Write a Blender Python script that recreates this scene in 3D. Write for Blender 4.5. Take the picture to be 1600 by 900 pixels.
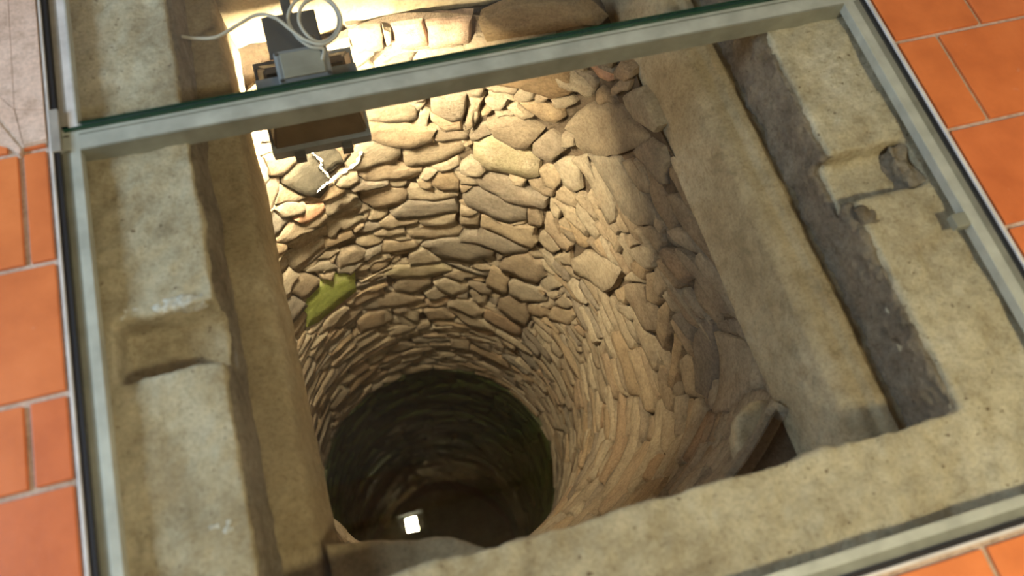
import bpy, bmesh, math, random
from mathutils import Vector, Matrix, noise

for o in list(bpy.data.objects):
    bpy.data.objects.remove(o)
S = bpy.context.scene
COL = S.collection
R = math.radians

# ------------------------------------------------------------------ camera
CAM = Vector((0, 0, 1.5))
FPX = 1342.06
yaw, pit, rol = R(24.064), R(64.554), R(8.579)
FWD = Vector((math.sin(yaw)*math.cos(pit), math.cos(yaw)*math.cos(pit), -math.sin(pit)))
_rt = Vector((math.cos(yaw), -math.sin(yaw), 0))
_up = _rt.cross(FWD)
RGT = _rt*math.cos(rol) + _up*math.sin(rol)
UPV = -_rt*math.sin(rol) + _up*math.cos(rol)
cd = bpy.data.cameras.new('camera')
cam = bpy.data.objects.new('camera', cd)
COL.objects.link(cam)
M3 = Matrix((RGT, UPV, -FWD)).transposed()
cam.matrix_world = Matrix.Translation(CAM) @ M3.to_4x4()
cd.sensor_width = 36
cd.lens = 36*FPX/1600
cd.clip_start = 0.02
cd.dof.use_dof = True
cd.dof.focus_distance = 2.75
cd.dof.aperture_fstop = 1.9
S.camera = cam

# ------------------------------------------------------------------ world, lights, exposure
S.view_settings.view_transform = 'Standard'
S.view_settings.look = 'None'
S.view_settings.gamma = 1
S.view_settings.use_curve_mapping = False
S.view_settings.exposure = 0.0
w = bpy.data.worlds.new('world'); S.world = w
w.use_nodes = True
bg = w.node_tree.nodes['Background']
bg.inputs['Color'].default_value = (.62, .76, 1, 1)
bg.inputs['Strength'].default_value = 1.0
CEIL_LAMP = (1.25, -1.05, 2.52)
CEIL_POWER = 310
WINDOW_POWER = 120
FLOOD_STRENGTH = 1600
ld = bpy.data.lights.new('window_left_offscreen', 'AREA')
ld.shape = 'RECTANGLE'; ld.size = 1.5; ld.size_y = 1.2
ld.energy = WINDOW_POWER; ld.color = (.62, .78, 1)
lo = bpy.data.objects.new('window_left_offscreen', ld); COL.objects.link(lo)
lo.location = (-2.46, 1.0, 1.7)
lo.rotation_euler = (0, R(-90), 0)

def ray(px, py):
    return FWD + RGT*((px-800)/FPX) - UPV*((py-450)/FPX)
def P(px, py, z=0.0):
    d = ray(px, py)
    return CAM + d*((z-CAM.z)/d.z)

# ------------------------------------------------------------------ helpers
def tag(o, label=None, cat=None, group=None, kind=None):
    if label: o['label'] = label
    if cat: o['category'] = cat
    if group: o['group'] = group
    if kind: o['kind'] = kind
    return o
def empty(name, loc=(0, 0, 0)):
    o = bpy.data.objects.new(name, None); COL.objects.link(o)
    o.location = loc; o.empty_display_size = .1
    return o
def link(name, me, mat, parent=None, loc=None):
    o = bpy.data.objects.new(name, me); COL.objects.link(o)
    if mat is not None and len(me.materials) == 0:
        me.materials.append(mat)
    if loc is not None: o.location = loc
    if parent is not None:
        o.parent = parent
        o.matrix_parent_inverse = Matrix.Translation(parent.location).inverted()
    return o
def obj(name, bm, mat, parent=None, smooth=False):
    me = bpy.data.meshes.new(name)
    bmesh.ops.recalc_face_normals(bm, faces=bm.faces)
    if smooth:
        for f in bm.faces: f.smooth = True
    bm.to_mesh(me); bm.free()
    return link(name, me, mat, parent)
def box(bm, x0, x1, y0, y1, z0, z1, M=None):
    vs = [bm.verts.new((x, y, z)) for x in (x0, x1) for y in (y0, y1) for z in (z0, z1)]
    for f in ((0,1,3,2),(4,6,7,5),(0,4,5,1),(2,3,7,6),(0,2,6,4),(1,5,7,3)):
        bm.faces.new([vs[i] for i in f])
    if M is not None:
        for v in vs: v.co = M @ v.co
    return vs
def boxbm(*a, M=None, bevel=0.0):
    bm = bmesh.new(); box(bm, *a, M=M)
    bmesh.ops.recalc_face_normals(bm, faces=bm.faces)
    if bevel:
        bmesh.ops.bevel(bm, geom=bm.edges[:], offset=bevel, segments=2, affect='EDGES', profile=.6)
    return bm
def prism(bm, pts, z0, z1):
    a = [bm.verts.new((p[0], p[1], z0)) for p in pts]
    b = [bm.verts.new((p[0], p[1], z1)) for p in pts]
    n = len(pts)
    bm.faces.new(a[::-1]); bm.faces.new(b)
    for i in range(n): bm.faces.new((a[i], a[(i+1) % n], b[(i+1) % n], b[i]))
def extrude_y(bm, prof, y0, y1):
    a = [bm.verts.new((p[0], y0, p[1])) for p in prof]
    b = [bm.verts.new((p[0], y1, p[1])) for p in prof]
    n = len(prof)
    bm.faces.new(a[::-1]); bm.faces.new(b)
    for i in range(n): bm.faces.new((a[i], a[(i+1) % n], b[(i+1) % n], b[i]))
def tube(bm, pts, r, n=8, caps=True):
    pts = [Vector(p) for p in pts]
    rings = []
    up = Vector((0, 0, 1))
    for i, p in enumerate(pts):
        t = (pts[min(i+1, len(pts)-1)] - pts[max(i-1, 0)]).normalized()
        a = t.cross(up)
        if a.length < 1e-3: a = t.cross(Vector((1, 0, 0)))
        a.normalize(); b = t.cross(a)
        rr = r[i] if isinstance(r, (list, tuple)) else r
        rings.append([bm.verts.new(p + (a*math.cos(k*2*math.pi/n) + b*math.sin(k*2*math.pi/n))*rr) for k in range(n)])
    for i in range(len(rings)-1):
        for k in range(n):
            bm.faces.new((rings[i][k], rings[i][(k+1) % n], rings[i+1][(k+1) % n], rings[i+1][k]))
    if caps:
        bm.faces.new(rings[0][::-1]); bm.faces.new(rings[-1])
def spline(pts, k=8):
    pts = [Vector(p) for p in pts]; out = []
    q = [pts[0]*2-pts[1]] + pts + [pts[-1]*2-pts[-2]]
    for i in range(1, len(q)-2):
        for j in range(k):
            t = j/k
            a, b, c, d = q[i-1], q[i], q[i+1], q[i+2]
            out.append(.5*((2*b)+(c-a)*t+(2*a-5*b+4*c-d)*t*t+(3*b-a-3*c+d)*t**3))
    out.append(pts[-1]); return out
def fbm(p, o=4, g=2.0):
    return noise.fractal(p, 1.0, g, o, noise_basis='PERLIN_ORIGINAL')
def eroded(name, bm, mat, parent=None, voxel=.008, smooth=4, disp=(), cuts=None):
    """voxel-remesh a solid, round its edges and roughen it; disp = [(freq, amp, octaves)]"""
    me = bpy.data.meshes.new('tmp')
    bmesh.ops.recalc_face_normals(bm, faces=bm.faces)
    bm.to_mesh(me); bm.free()
    t = bpy.data.objects.new('tmp', me); COL.objects.link(t)
    cut_obs = []
    if cuts:
        for i, c in enumerate(cuts):
            cm = bpy.data.meshes.new('cut')
            bmesh.ops.recalc_face_normals(c, faces=c.faces)
            c.to_mesh(cm); c.free()
            co = bpy.data.objects.new('cut', cm); COL.objects.link(co); cut_obs.append(co)
            b = t.modifiers.new('b', 'BOOLEAN'); b.operation = 'DIFFERENCE'; b.object = co; b.solver = 'EXACT'
    m = t.modifiers.new('r', 'REMESH'); m.mode = 'VOXEL'; m.voxel_size = voxel
    if smooth:
        m = t.modifiers.new('s', 'SMOOTH'); m.iterations = smooth; m.factor = .5
    dg = bpy.context.evaluated_depsgraph_get(); dg.update()
    e = t.evaluated_get(dg)
    nm = bpy.data.meshes.new_from_object(e)
    for c in cut_obs: bpy.data.objects.remove(c)
    bpy.data.objects.remove(t)
    nrm = [v.normal.copy() for v in nm.vertices]
    for v, n_ in zip(nm.vertices, nrm):
        d = 0
        for fr, am, oc in disp:
            d += am*fbm(v.co*fr, oc)
        v.co += n_*d
    for p in nm.polygons: p.use_smooth = True
    nm.name = name
    nm.materials.clear()
    return link(name, nm, mat, parent)

# ------------------------------------------------------------------ materials
def new_mat(name):
    m = bpy.data.materials.new(name); m.use_nodes = True
    nt = m.node_tree; nt.nodes.clear()
    out = nt.nodes.new('ShaderNodeOutputMaterial')
    return m, nt, out
def nd(nt, t, **kw):
    n = nt.nodes.new(t)
    for k, v in kw.items(): setattr(n, k, v)
    return n
def ramp(nt, stops, fac):
    r = nd(nt, 'ShaderNodeValToRGB')
    el = r.color_ramp.elements
    while len(el) < len(stops): el.new(.5)
    for e, (p, c) in zip(el, stops): e.position = p; e.color = (*c, 1)
    nt.links.new(fac, r.inputs['Fac'])
    return r.outputs['Color']
def mix(nt, mode, fac, a, b):
    m = nd(nt, 'ShaderNodeMix', data_type='RGBA', blend_type=mode)
    for i, v in ((0, fac), (6, a), (7, b)):
        if isinstance(v, (int, float)): m.inputs[i].default_value = v
        elif isinstance(v, tuple): m.inputs[i].default_value = (*v, 1)
        else: nt.links.new(v, m.inputs[i])
    return m.outputs[2]
def tex(nt, kind, vec, scale, detail=5, rough=.6, **kw):
    n = nd(nt, kind)
    if vec is not None: nt.links.new(vec, n.inputs['Vector'])
    n.inputs['Scale'].default_value = scale
    if 'Detail' in n.inputs: n.inputs['Detail'].default_value = detail
    if 'Roughness' in n.inputs: n.inputs['Roughness'].default_value = rough
    return n
def princ(nt, out, rough=.8, metal=0., spec=.3):
    b = nd(nt, 'ShaderNodeBsdfPrincipled')
    b.inputs['Roughness'].default_value = rough
    b.inputs['Metallic'].default_value = metal
    b.inputs['Specular IOR Level'].default_value = spec
    nt.links.new(b.outputs[0], out.inputs['Surface'])
    return b
def bump(nt, b, h, strength, dist):
    n = nd(nt, 'ShaderNodeBump')
    n.inputs['Strength'].default_value = strength; n.inputs['Distance'].default_value = dist
    nt.links.new(h, n.inputs['Height']); nt.links.new(n.outputs[0], b.inputs['Normal'])
def mottled(name, c0, c1, c2, scale=6, rough=.9, speck=None, bstr=.5, bdist=.01, bscale=60, spec=.2, speck_scale=45, speck_thr=.34, stops=(.32, .52, .7), grain=.7):
    """natural surface: three colours blended by noise, dark specks, fine relief"""
    m, nt, out = new_mat(name)
    g = nd(nt, 'ShaderNodeNewGeometry').outputs['Position']
    n1 = tex(nt, 'ShaderNodeTexNoise', g, scale, 8, .65)
    c = ramp(nt, [(stops[0], c0), (stops[1], c1), (stops[2], c2)], n1.outputs[0])
    if speck:
        n2 = tex(nt, 'ShaderNodeTexNoise', g, speck_scale, 3, .5)
        f = ramp(nt, [(speck_thr-.05, (1, 1, 1)), (speck_thr+.03, (0, 0, 0))], n2.outputs[0])
        c = mix(nt, 'MIX', f, c, speck)
    n3 = tex(nt, 'ShaderNodeTexNoise', g, bscale*2.2, 5, .75)
    c = mix(nt, 'MULTIPLY', grain, c, ramp(nt, [(.32, (.62, .59, .55)), (.5, (1, 1, 1)), (.66, (1.22, 1.2, 1.18))], n3.outputs[0]))
    n5 = tex(nt, 'ShaderNodeTexNoise', g, scale*4.3, 6, .7)
    c = mix(nt, 'MULTIPLY', grain, c, ramp(nt, [(.33, (.70, .66, .60)), (.5, (1, 1, 1)), (.68, (1.15, 1.14, 1.12))], n5.outputs[0]))
    b = princ(nt, out, rough, 0, spec)
    nt.links.new(c, b.inputs['Base Color'])
    n4 = tex(nt, 'ShaderNodeTexNoise', g, bscale, 8, .7)
    bump(nt, b, n4.outputs[0], bstr, bdist)
    return m
def metal(name, c, rough=.4, m_=.8):
    m, nt, out = new_mat(name)
    g = nd(nt, 'ShaderNodeNewGeometry').outputs['Position']
    n1 = tex(nt, 'ShaderNodeTexNoise', g, 14, 6, .6)
    b = princ(nt, out, rough, m_, .5)
    nt.links.new(ramp(nt, [(.35, tuple(x*.72 for x in c)), (.65, c)], n1.outputs[0]), b.inputs['Base Color'])
    n2 = tex(nt, 'ShaderNodeTexNoise', g, 180, 3, .6)
    bump(nt, b, n2.outputs[0], .15, .002)
    return m
def plain(name, c, rough=.6, spec=.4):
    m, nt, out = new_mat(name)
    g = nd(nt, 'ShaderNodeNewGeometry').outputs['Position']
    n1 = tex(nt, 'ShaderNodeTexNoise', g, 30, 4, .6)
    b = princ(nt, out, rough, 0, spec)
    nt.links.new(ramp(nt, [(.3, tuple(x*.85 for x in c)), (.7, c)], n1.outputs[0]), b.inputs['Base Color'])
    return m
def glassy(name, tint, edge=False, f0=.04, rough=0.0):
    """clear sheet: lets light straight through, mirrors by Schlick's Fresnel term (same from both sides)"""
    m, nt, out = new_mat(name)
    lw = nd(nt, 'ShaderNodeLayerWeight'); lw.inputs['Blend'].default_value = .5
    p = nd(nt, 'ShaderNodeMath', operation='POWER'); p.inputs[1].default_value = 5
    nt.links.new(lw.outputs['Facing'], p.inputs[0])
    q = nd(nt, 'ShaderNodeMath', operation='MULTIPLY_ADD'); q.inputs[1].default_value = 1-f0; q.inputs[2].default_value = f0
    nt.links.new(p.outputs[0], q.inputs[0])
    t = nd(nt, 'ShaderNodeBsdfTransparent'); t.inputs[0].default_value = (*tint, 1)
    g = nd(nt, 'ShaderNodeBsdfGlossy'); g.inputs['Roughness'].default_value = rough
    g.inputs[0].default_value = (1, 1, 1, 1)
    mx = nd(nt, 'ShaderNodeMixShader')
    nt.links.new(q.outputs[0], mx.inputs[0]); nt.links.new(t.outputs[0], mx.inputs[1]); nt.links.new(g.outputs[0], mx.inputs[2])
    nt.links.new(mx.outputs[0], out.inputs['Surface'])
    return m
def stone_mat(name, per_island=False, tintA=(.37, .285, .195), tintB=(.50, .41, .295), tintC=(.30, .25, .195), rough=.85, streak=True, spec=.25):
    m, nt, out = new_mat(name)
    if per_island:
        rnd = nd(nt, 'ShaderNodeNewGeometry').outputs['Random Per Island']
    else:
        rnd = nd(nt, 'ShaderNodeObjectInfo').outputs['Random']
    g = nd(nt, 'ShaderNodeNewGeometry').outputs['Position']
    base = ramp(nt, [(0, tintA), (.3, tintB), (.55, (tintA[0]*1.12, tintA[1]*1.05, tintA[2]*.95)), (.72, tintC), (.86, tintB), (1, (tintA[0]*1.06, tintA[1]*.95, tintA[2]*.88))], rnd)
    mp = nd(nt, 'ShaderNodeMapping'); mp.inputs['Scale'].default_value = (1, 1, 1.8)
    nt.links.new(g, mp.inputs[0])
    n1 = tex(nt, 'ShaderNodeTexNoise', mp.outputs[0], 13, 8, .68)
    c = mix(nt, 'MULTIPLY', .7, base, ramp(nt, [(.28, (.58, .54, .50)), (.5, (1, 1, 1)), (.72, (1.32, 1.28, 1.2))], n1.outputs[0]))
    n2 = tex(nt, 'ShaderNodeTexNoise', g, 5, 4, .5)
    c = mix(nt, 'MIX', ramp(nt, [(.58, (0, 0, 0)), (.78, (.35, .35, .35))], n2.outputs[0]), c, (.34, .23, .14))
    n3 = tex(nt, 'ShaderNodeTexNoise', g, 90, 4, .7)
    c = mix(nt, 'MULTIPLY', .75, c, ramp(nt, [(.3, (.6, .58, .55)), (.6, (1.1, 1.1, 1.1))], n3.outputs[0]))
    b = princ(nt, out, rough, 0, spec)
    nt.links.new(c, b.inputs['Base Color'])
    n4 = tex(nt, 'ShaderNodeTexNoise', mp.outputs[0], 42, 10, .78)
    bump(nt, b, n4.outputs[0], .9, .018)
    return m

M_concrete = mottled('cream_concrete', (.38, .31, .21), (.58, .51, .38), (.71, .65, .53), 4.8, .92, speck=(.20, .15, .10), bstr=.6, bdist=.010, speck_scale=75, speck_thr=.31)
M_rough = mottled('raw_mortar', (.24, .195, .15), (.36, .30, .24), (.46, .39, .31), 9, .95, bstr=.9, bdist=.03, bscale=36)
M_block = mottled('tan_block_stone', (.29, .225, .14), (.39, .31, .20), (.50, .42, .30), 4, .88, bstr=.45, bdist=.009, bscale=48)
M_backing = mottled('earth_mortar', (.10, .075, .05), (.15, .11, .075), (.20, .15, .10), 9, .98, bstr=.9, bdist=.02)
M_stone = stone_mat('tan_stone')
M_stone_i = stone_mat('tan_stone_small', True)
M_moss = mottled('mossy_stone', (.24, .27, .06), (.32, .36, .09), (.40, .36, .19), 9, .85, bstr=.6, bdist=.01)
M_slate = mottled('grey_slate', (.075, .065, .05), (.11, .095, .07), (.17, .14, .10), 9, .8, bstr=.6, bdist=.012)
M_rosy = mottled('rosy_mortar_stone', (.36, .24, .17), (.42, .29, .20), (.46, .35, .26), 9, .9, bstr=.7, bdist=.015)
M_lichen = mottled('lichen_stone', (.29, .25, .15), (.36, .295, .19), (.44, .36, .25), 12, .85, bstr=.6, bdist=.012)
M_stonebrown = stone_mat('brown_flat_stone', False, (.32, .235, .14), (.36, .27, .165), (.29, .215, .135))
M_lime = mottled('lime_crust', (.56, .55, .52), (.76, .75, .72), (.85, .84, .81), 20, .7, bstr=.6, bdist=.01)
M_brick = mottled('red_brick', (.36, .20, .12), (.44, .25, .155), (.46, .31, .21), 12, .9, bstr=.5, bdist=.008)
M_algae = stone_mat('algae_stone', True, (.15, .165, .09), (.20, .21, .12), (.11, .125, .08))
M_calcite = plain('white_calcite', (.85, .82, .76), .6)
M_alu = metal('weathered_aluminium', (.68, .69, .66), .45, .12)
M_alu2 = metal('dull_steel', (.37, .37, .325), .5, .2)
M_rubber = plain('black_rubber', (.012, .012, .013), .6)
M_glass = glassy('clear_glass', (.93, .955, .935))
M_glassedge = plain('green_glass_edge', (.004, .055, .03), .15, .6)
M_lampgrey = metal('grey_lamp_casting', (.30, .32, .35), .5, .3)
M_lampdark = metal('dark_lamp_casting', (.10, .095, .09), .5, .3)
M_lampbrown = metal('bronze_lamp_housing', (.17, .115, .065), .5, .3)
M_cable = plain('white_cable_sheath', (.66, .62, .54), .5)
M_plaster = mottled('cream_plaster', (.66, .60, .50), (.72, .66, .56), (.78, .72, .62), 2, .9, bstr=.1, bdist=.003, grain=.2)
M_ceil = mottled('brown_board_ceiling', (.20, .14, .085), (.25, .18, .11), (.30, .22, .14), 3, .8, bstr=.2, bdist=.004, grain=.3)
M_wood = mottled('dark_wood', (.12, .07, .035), (.19, .115, .06), (.26, .165, .09), 7, .7, bstr=.2, bdist=.004)
M_grout = mottled('grey_grout', (.42, .34, .27), (.50, .42, .34), (.56, .48, .40), 12, .9, bstr=.3, bdist=.003)
M_white = plain('white_paint', (.82, .82, .82), .5)
M_beige = mottled('beige_stone', (.55, .42, .33), (.62, .49, .40), (.66, .55, .46), 6, .6, bstr=.1, bdist=.003)

def tile_mat():
    m, nt, out = new_mat('terracotta_tile')
    rnd = nd(nt, 'ShaderNodeObjectInfo').outputs['Random']
    g = nd(nt, 'ShaderNodeNewGeometry').outputs['Position']
    base = ramp(nt, [(0, (.60, .17, .045)), (.35, (.66, .21, .06)), (.7, (.56, .15, .045)), (1, (.70, .24, .08))], rnd)
    n1 = tex(nt, 'ShaderNodeTexNoise', g, 9, 6, .6)
    c = mix(nt, 'MULTIPLY', .8, base, ramp(nt, [(.3, (.78, .72, .7)), (.55, (1, 1, 1)), (.75, (1.12, 1.2, 1.3))], n1.outputs[0]))
    n2 = tex(nt, 'ShaderNodeTexNoise', g, 30, 3, .5)
    c = mix(nt, 'MIX', ramp(nt, [(.70, (0, 0, 0)), (.78, (.35, .35, .35))], n2.outputs[0]), c, (.62, .42, .33))
    b = princ(nt, out, .45, 0, .35)
    nt.links.new(c, b.inputs['Base Color'])
    n3 = tex(nt, 'ShaderNodeTexNoise', g, 60, 5, .6)
    bump(nt, b, n3.outputs[0], .15, .004)
    return m
M_tile = tile_mat()


def lamp_emit(name, c, s):
    m, nt, out = new_mat(name)
    e = nd(nt, 'ShaderNodeEmission'); e.inputs[0].default_value = (*c, 1); e.inputs[1].default_value = s
    nt.links.new(e.outputs[0], out.inputs['Surface'])
    return m

# ------------------------------------------------------------------ room shell
FX0, FX1 = -.524, 1.328          # outer edges of the steel frame
FY0, FY1 = -.030, 2.15
RX0, RX1, RY0, RY1, RZ = -2.45, 3.6, -2.6, 3.6, 2.75

bm = bmesh.new()
for a in ((RX0, RX1, RY0, FY0), (RX0, RX1, FY1, RY1), (RX0, FX0, FY0, FY1), (FX1, RX1, FY0, FY1)):
    box(bm, *a, -.06, -.008)
floor = tag(obj('floor', bm, M_grout), kind='structure')
tag(obj('ceiling', boxbm(RX0-.1, RX1+.1, RY0-.1, RY1+.1, RZ, RZ+.1), M_ceil), kind='structure')
tag(obj('wall_right', boxbm(RX1, RX1+.1, RY0, RY1, -.06, RZ), M_plaster), kind='structure')
tag(obj('wall_back', boxbm(RX0, RX1, RY1, RY1+.1, -.06, RZ), M_plaster), kind='structure')
tag(obj('wall_front', boxbm(RX0, RX1, RY0-.1, RY0, -.06, RZ), M_plaster), kind='structure')
bm = bmesh.new()                                   # left wall with a window opening
wy0, wy1, wz0, wz1 = .25, 1.75, 1.1, 2.3
box(bm, RX0-.1, RX0, RY0, wy0, -.06, RZ); box(bm, RX0-.1, RX0, wy1, RY1, -.06, RZ)
box(bm, RX0-.1, RX0, wy0, wy1, -.06, wz0); box(bm, RX0-.1, RX0, wy0, wy1, wz1, RZ)
tag(obj('wall_left', bm, M_plaster), kind='structure')
bm = bmesh.new()
for a in ((wy0, wy0+.05, wz0, wz1), (wy1-.05, wy1, wz0, wz1), (wy0, wy1, wz0, wz0+.05), (wy0, wy1, wz1-.05, wz1), (.975, 1.025, wz0, wz1)):
    box(bm, RX0-.08, RX0-.03, *a)
win = tag(obj('window_1', bm, M_white), kind='structure')
obj('pane', boxbm(RX0-.058, RX0-.052, wy0+.03, wy1-.03, wz0+.03, wz1-.03), M_glass, win)
for i, y in enumerate((-1.7, -.4, .9, 2.25)):
    t = tag(obj('trim_%d' % (i+1), boxbm(RX0, RX1, y-.1, y+.1, RZ-.2, RZ+.001, bevel=.01), M_wood), kind='structure')

# floor tiles, one object each
def tile(x0, x1, y0, y1):
    g = .006
    bm = boxbm(x0+g, x1-g, y0+g, y1-g, -.010, 0.0, bevel=.002)
    c = Vector(((x0+x1)/2, (y0+y1)/2, 0))
    for v in bm.verts: v.co -= c
    me = bpy.data.meshes.new('floor_tile'); bm.to_mesh(me); bm.free()
    link('floor_tile', me, M_tile, floor, c)
T = .262
rng = random.Random(4)
def band(x0, x1, rows):
    """rows = list of (y0, y1, joint x); tiles clipped to x0..x1"""
    for (y0, y1, jx) in rows:
        k0 = math.floor((x0-jx)/T)
        x = jx + k0*T
        while x < x1:
            a, b = max(x, x0), min(x+T, x1)
            if b-a > .02: tile(a, b, y0, y1)
            x += T
left_x = -.526
jl1 = P(37, 320).x; jl2 = P(45, 700).x
band(-1.25, left_x, [(1.92, 2.18, -.7), (.925+.262*2, .925+.262*3, jl1+.1), (1.187, .925+.262*2, jl2), (.925, 1.187, jl1), (.655, .925, -.70), (.492, .655, jl2), (.235, .492, -.69), (-.03, .235, -.6)])
right_x = 1.331
jr0 = P(1520, 15).x; jr1 = P(1505, 120).x
yr = [.78-.253*3, .78-.253*2, .78-.253, .78, 1.033, 1.033+.262, 1.033+.262*2, 1.033+.262*3, 1.033+.262*4]
jr = [jr0, jr1-.03, jr0+.02, jr1, jr0, jr1+.02, jr0, jr1]
band(right_x, 2.3, [(yr[i], yr[i+1], jr[i]) for i in range(8)])
jb = P(1550, 880).x
band(-1.25, 2.3, [(-.034-.262*(i+1), -.034-.262*i, jb + (.13 if i % 2 else 0)) for i in range(3)])

# ------------------------------------------------------------------ pale threshold slab by the frame
TH = tag(empty('stone_step', (-.62, 1.3, 0)), 'pale beige stone doorstep of several slabs beside the glass floor', 'doorstep')
def poly_slab(name, px, z1, mat, parent, zb=-.008):
    bm = bmesh.new(); prism(bm, [(min(P(x, y, z1).x, FX0-.002), P(x, y, z1).y) for x, y in px], zb, z1)
    return obj(name, bm, mat, parent)
poly_slab('bedding', [(-50, -90), (70, -90), (72, 222), (37, 230), (30, 242), (13, 230), (-50, 216)], .003, M_grout, TH)
poly_slab('beige_slab', [(23, 171), (68, 171), (52, -90), (8, -90)], .006, M_beige, TH)
poly_slab('beige_slab', [(-60, 120), (0, 151), (22, 170), (7, -90), (-60, -90)], .006, M_beige, TH)
poly_slab('edging_strip', [(24, 172), (68, 172), (72, 217), (37, 227)], .006, M_beige, TH)
poly_slab('edging_strip', [(-50, 106), (0, 152), (22, 172), (36, 227), (-50, 125)], .006, M_beige, TH)
poly_slab('edging_strip', [(-50, 136), (33, 233), (30, 240), (13, 226), (-50, 215)], .006, M_beige, TH)

# ------------------------------------------------------------------ concrete curb below the glass
ZC, ZS, ZB = -.060, -.25, -.50
LXI, RXI, FYI = -.268, 1.083, .205        # inner edges of the ledges
CURB = tag(empty('concrete_curb', (.4, 1.0, -.55)), 'pale concrete curb with notched ledges around the well opening under the glass', 'curb')
bm = bmesh.new(); box(bm, FX0-.004, LXI, FY0-.004, FY1+.004, ZS+.003, ZC)
nl = [P(172, 500, ZC), P(335, 470, ZC), P(172, 590, ZC), P(340, 578, ZC)]
nly0, nly1 = (nl[2].y+nl[3].y)/2, (nl[0].y+nl[1].y)/2
c1 = boxbm(nl[0].x+.005, LXI+.05, nly0, nly1, -.155, .1)
eroded('ledge', bm, M_concrete, CURB, .0075, 5, [(9, .009, 4), (38, .003, 3)], [c1])
bm = bmesh.new()
prism(bm, [(LXI-.004, FY0-.004), (FX1+.004, FY0-.004), (FX1+.004, FY1+.004), (RXI, FY1+.004), (RXI, FYI+.004), (1.0, FYI), (LXI-.004, FYI)], ZS+.003, ZC)
nr = [P(1310, 240, ZC), P(1440, 212, ZC), P(1455, 278, ZC), P(1340, 312, ZC)]
nry0, nry1 = (nr[2].y+nr[3].y)/2, (nr[0].y+nr[1].y)/2
c1 = boxbm(RXI-.05, nr[2].x-.012, nry0, nry1, -.120, .1)
eroded('ledge', bm, M_concrete, CURB, .0075, 5, [(8, .009, 4), (40, .003, 3)], [c1])
bm = bmesh.new(); box(bm, LXI-.004, RXI+.004, 1.98, FY1+.004, ZS+.003, ZC)
eroded('ledge', bm, M_concrete, CURB, .010, 4, [(8, .009, 4)])
bm = bmesh.new(); box(bm, nl[0].x+.012, LXI-.018, nly1-.002, nly1+.020, ZC-.03, ZC+.004)
eroded('lime_crust', bm, M_lime, CURB, .004, 3, [(22, .010, 4), (80, .004, 3)])
q = P(348, 824, ZC)
bm = bmesh.new(); box(bm, q.x-.022, q.x+.020, q.y-.012, q.y+.010, ZC-.015, ZC+.005)
eroded('lime_crust', bm, M_lime, CURB, .004, 3, [(30, .012, 4), (80, .004, 3)])
bm = bmesh.new(); box(bm, nr[2].x-.050, nr[2].x-.004, nry0+.002, nry1-.002, -.135, ZC-.012)
eroded('mortar_lining', bm, M_rough, CURB, .005, 2, [(18, .016, 4), (60, .006, 3)])
q = P(1362, 332, ZC)
bm = bmesh.new(); box(bm, q.x-.030, q.x+.012, q.y-.026, q.y+.016, -.16, ZC+.003)
eroded('mortar_lining', bm, M_rough, CURB, .005, 2, [(18, .012, 4), (60, .006, 3)])
# raw mortar on the inner sides of the ledges
bm = bmesh.new()
box(bm, RXI-.012, RXI+.012, FYI-.0, nry0-.004, -.246, ZC-.012)
box(bm, RXI-.012, RXI+.012, nry1+.004, 1.98, -.246, ZC-.012)
box(bm, RXI-.012, RXI+.012, nry0-.02, nry1+.02, -.246, -.132)
eroded('mortar_lining', bm, M_rough, CURB, .006, 2, [(16, .012, 4), (60, .006, 3)])
bm = bmesh.new()
box(bm, LXI-.012, LXI+.010, FYI, nly0-.004, -.246, ZC-.014)
box(bm, LXI-.012, LXI+.010, nly1+.004, 1.98, -.246, ZC-.014)
box(bm, LXI-.012, LXI+.010, nly0-.02, nly1+.02, -.246, -.166)
eroded('mortar_lining', bm, M_rough, CURB, .007, 3, [(9, .008, 4), (40, .003, 3)])

# ------------------------------------------------------------------ wellhead slabs
bm = bmesh.new()
extrude_y(bm, [(-.60, ZB), (-.165, ZB), (-.180, -.275), (-.192, ZS-.004), (-.225, ZS), (-.60, ZS)], -.10, 1.79)
o = eroded('stone_block', bm, M_block, None, .008, 5, [(5, .004, 4), (36, .002, 3)])
tag(o, 'long stone beam below the concrete ledge with the white lime crust', 'stone beam')
bm = bmesh.new()
extrude_y(bm, [(1.40, ZB), (.925, ZB), (.945, -.35), (.962, -.275), (.985, ZS-.004), (1.02, ZS-.002), (1.024, ZS+.012), (1.05, ZS+.012), (1.054, ZS), (1.40, ZS)], -.10, 1.79)
o = eroded('stone_block', bm, M_block, None, .007, 3, [(5, .004, 4), (36, .002, 3)])
tag(o, 'long stone beam with a raised lip beside the rough grey mortar', 'stone beam')
bm = bmesh.new()
edge = [(-.172, .325), (-.157, .322), (-.08, .305), (-.02, .288), (.03, .282), (.075, .268), (.115, .243), (.152, .213), (.22, .185), (.55, .18), (.93, .19), (.93, -.10), (-.172, -.10)]
prism(bm, edge, -.42, ZS)
o = eroded('stone_block', bm, M_block, None, .009, 5, [(7, .009, 4)])
tag(o, 'stone beam with a humped edge below the ledge near the water', 'stone beam')
bm = bmesh.new(); box(bm, -.60, 1.40, 1.800, 2.25, -.495, -.252)
o = eroded('stone_block', bm, M_block, None, .010, 5, [(6, .012, 4), (30, .003, 3)])
tag(o, 'stone lintel behind the floodlight above the well wall', 'stone beam')
bm = bmesh.new()
prism(bm, [(.80, .33), (.83, .40), (.88, .43), (.93, .42), (1.0, .40), (1.0, .16), (.80, .16)], -.575, -.508)
o = eroded('corner_stone', bm, M_block, None, .009, 4, [(9, .006, 3)])
tag(o, 'flat stone in the corner beneath the end of the lipped stone beam', 'stone')

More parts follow.
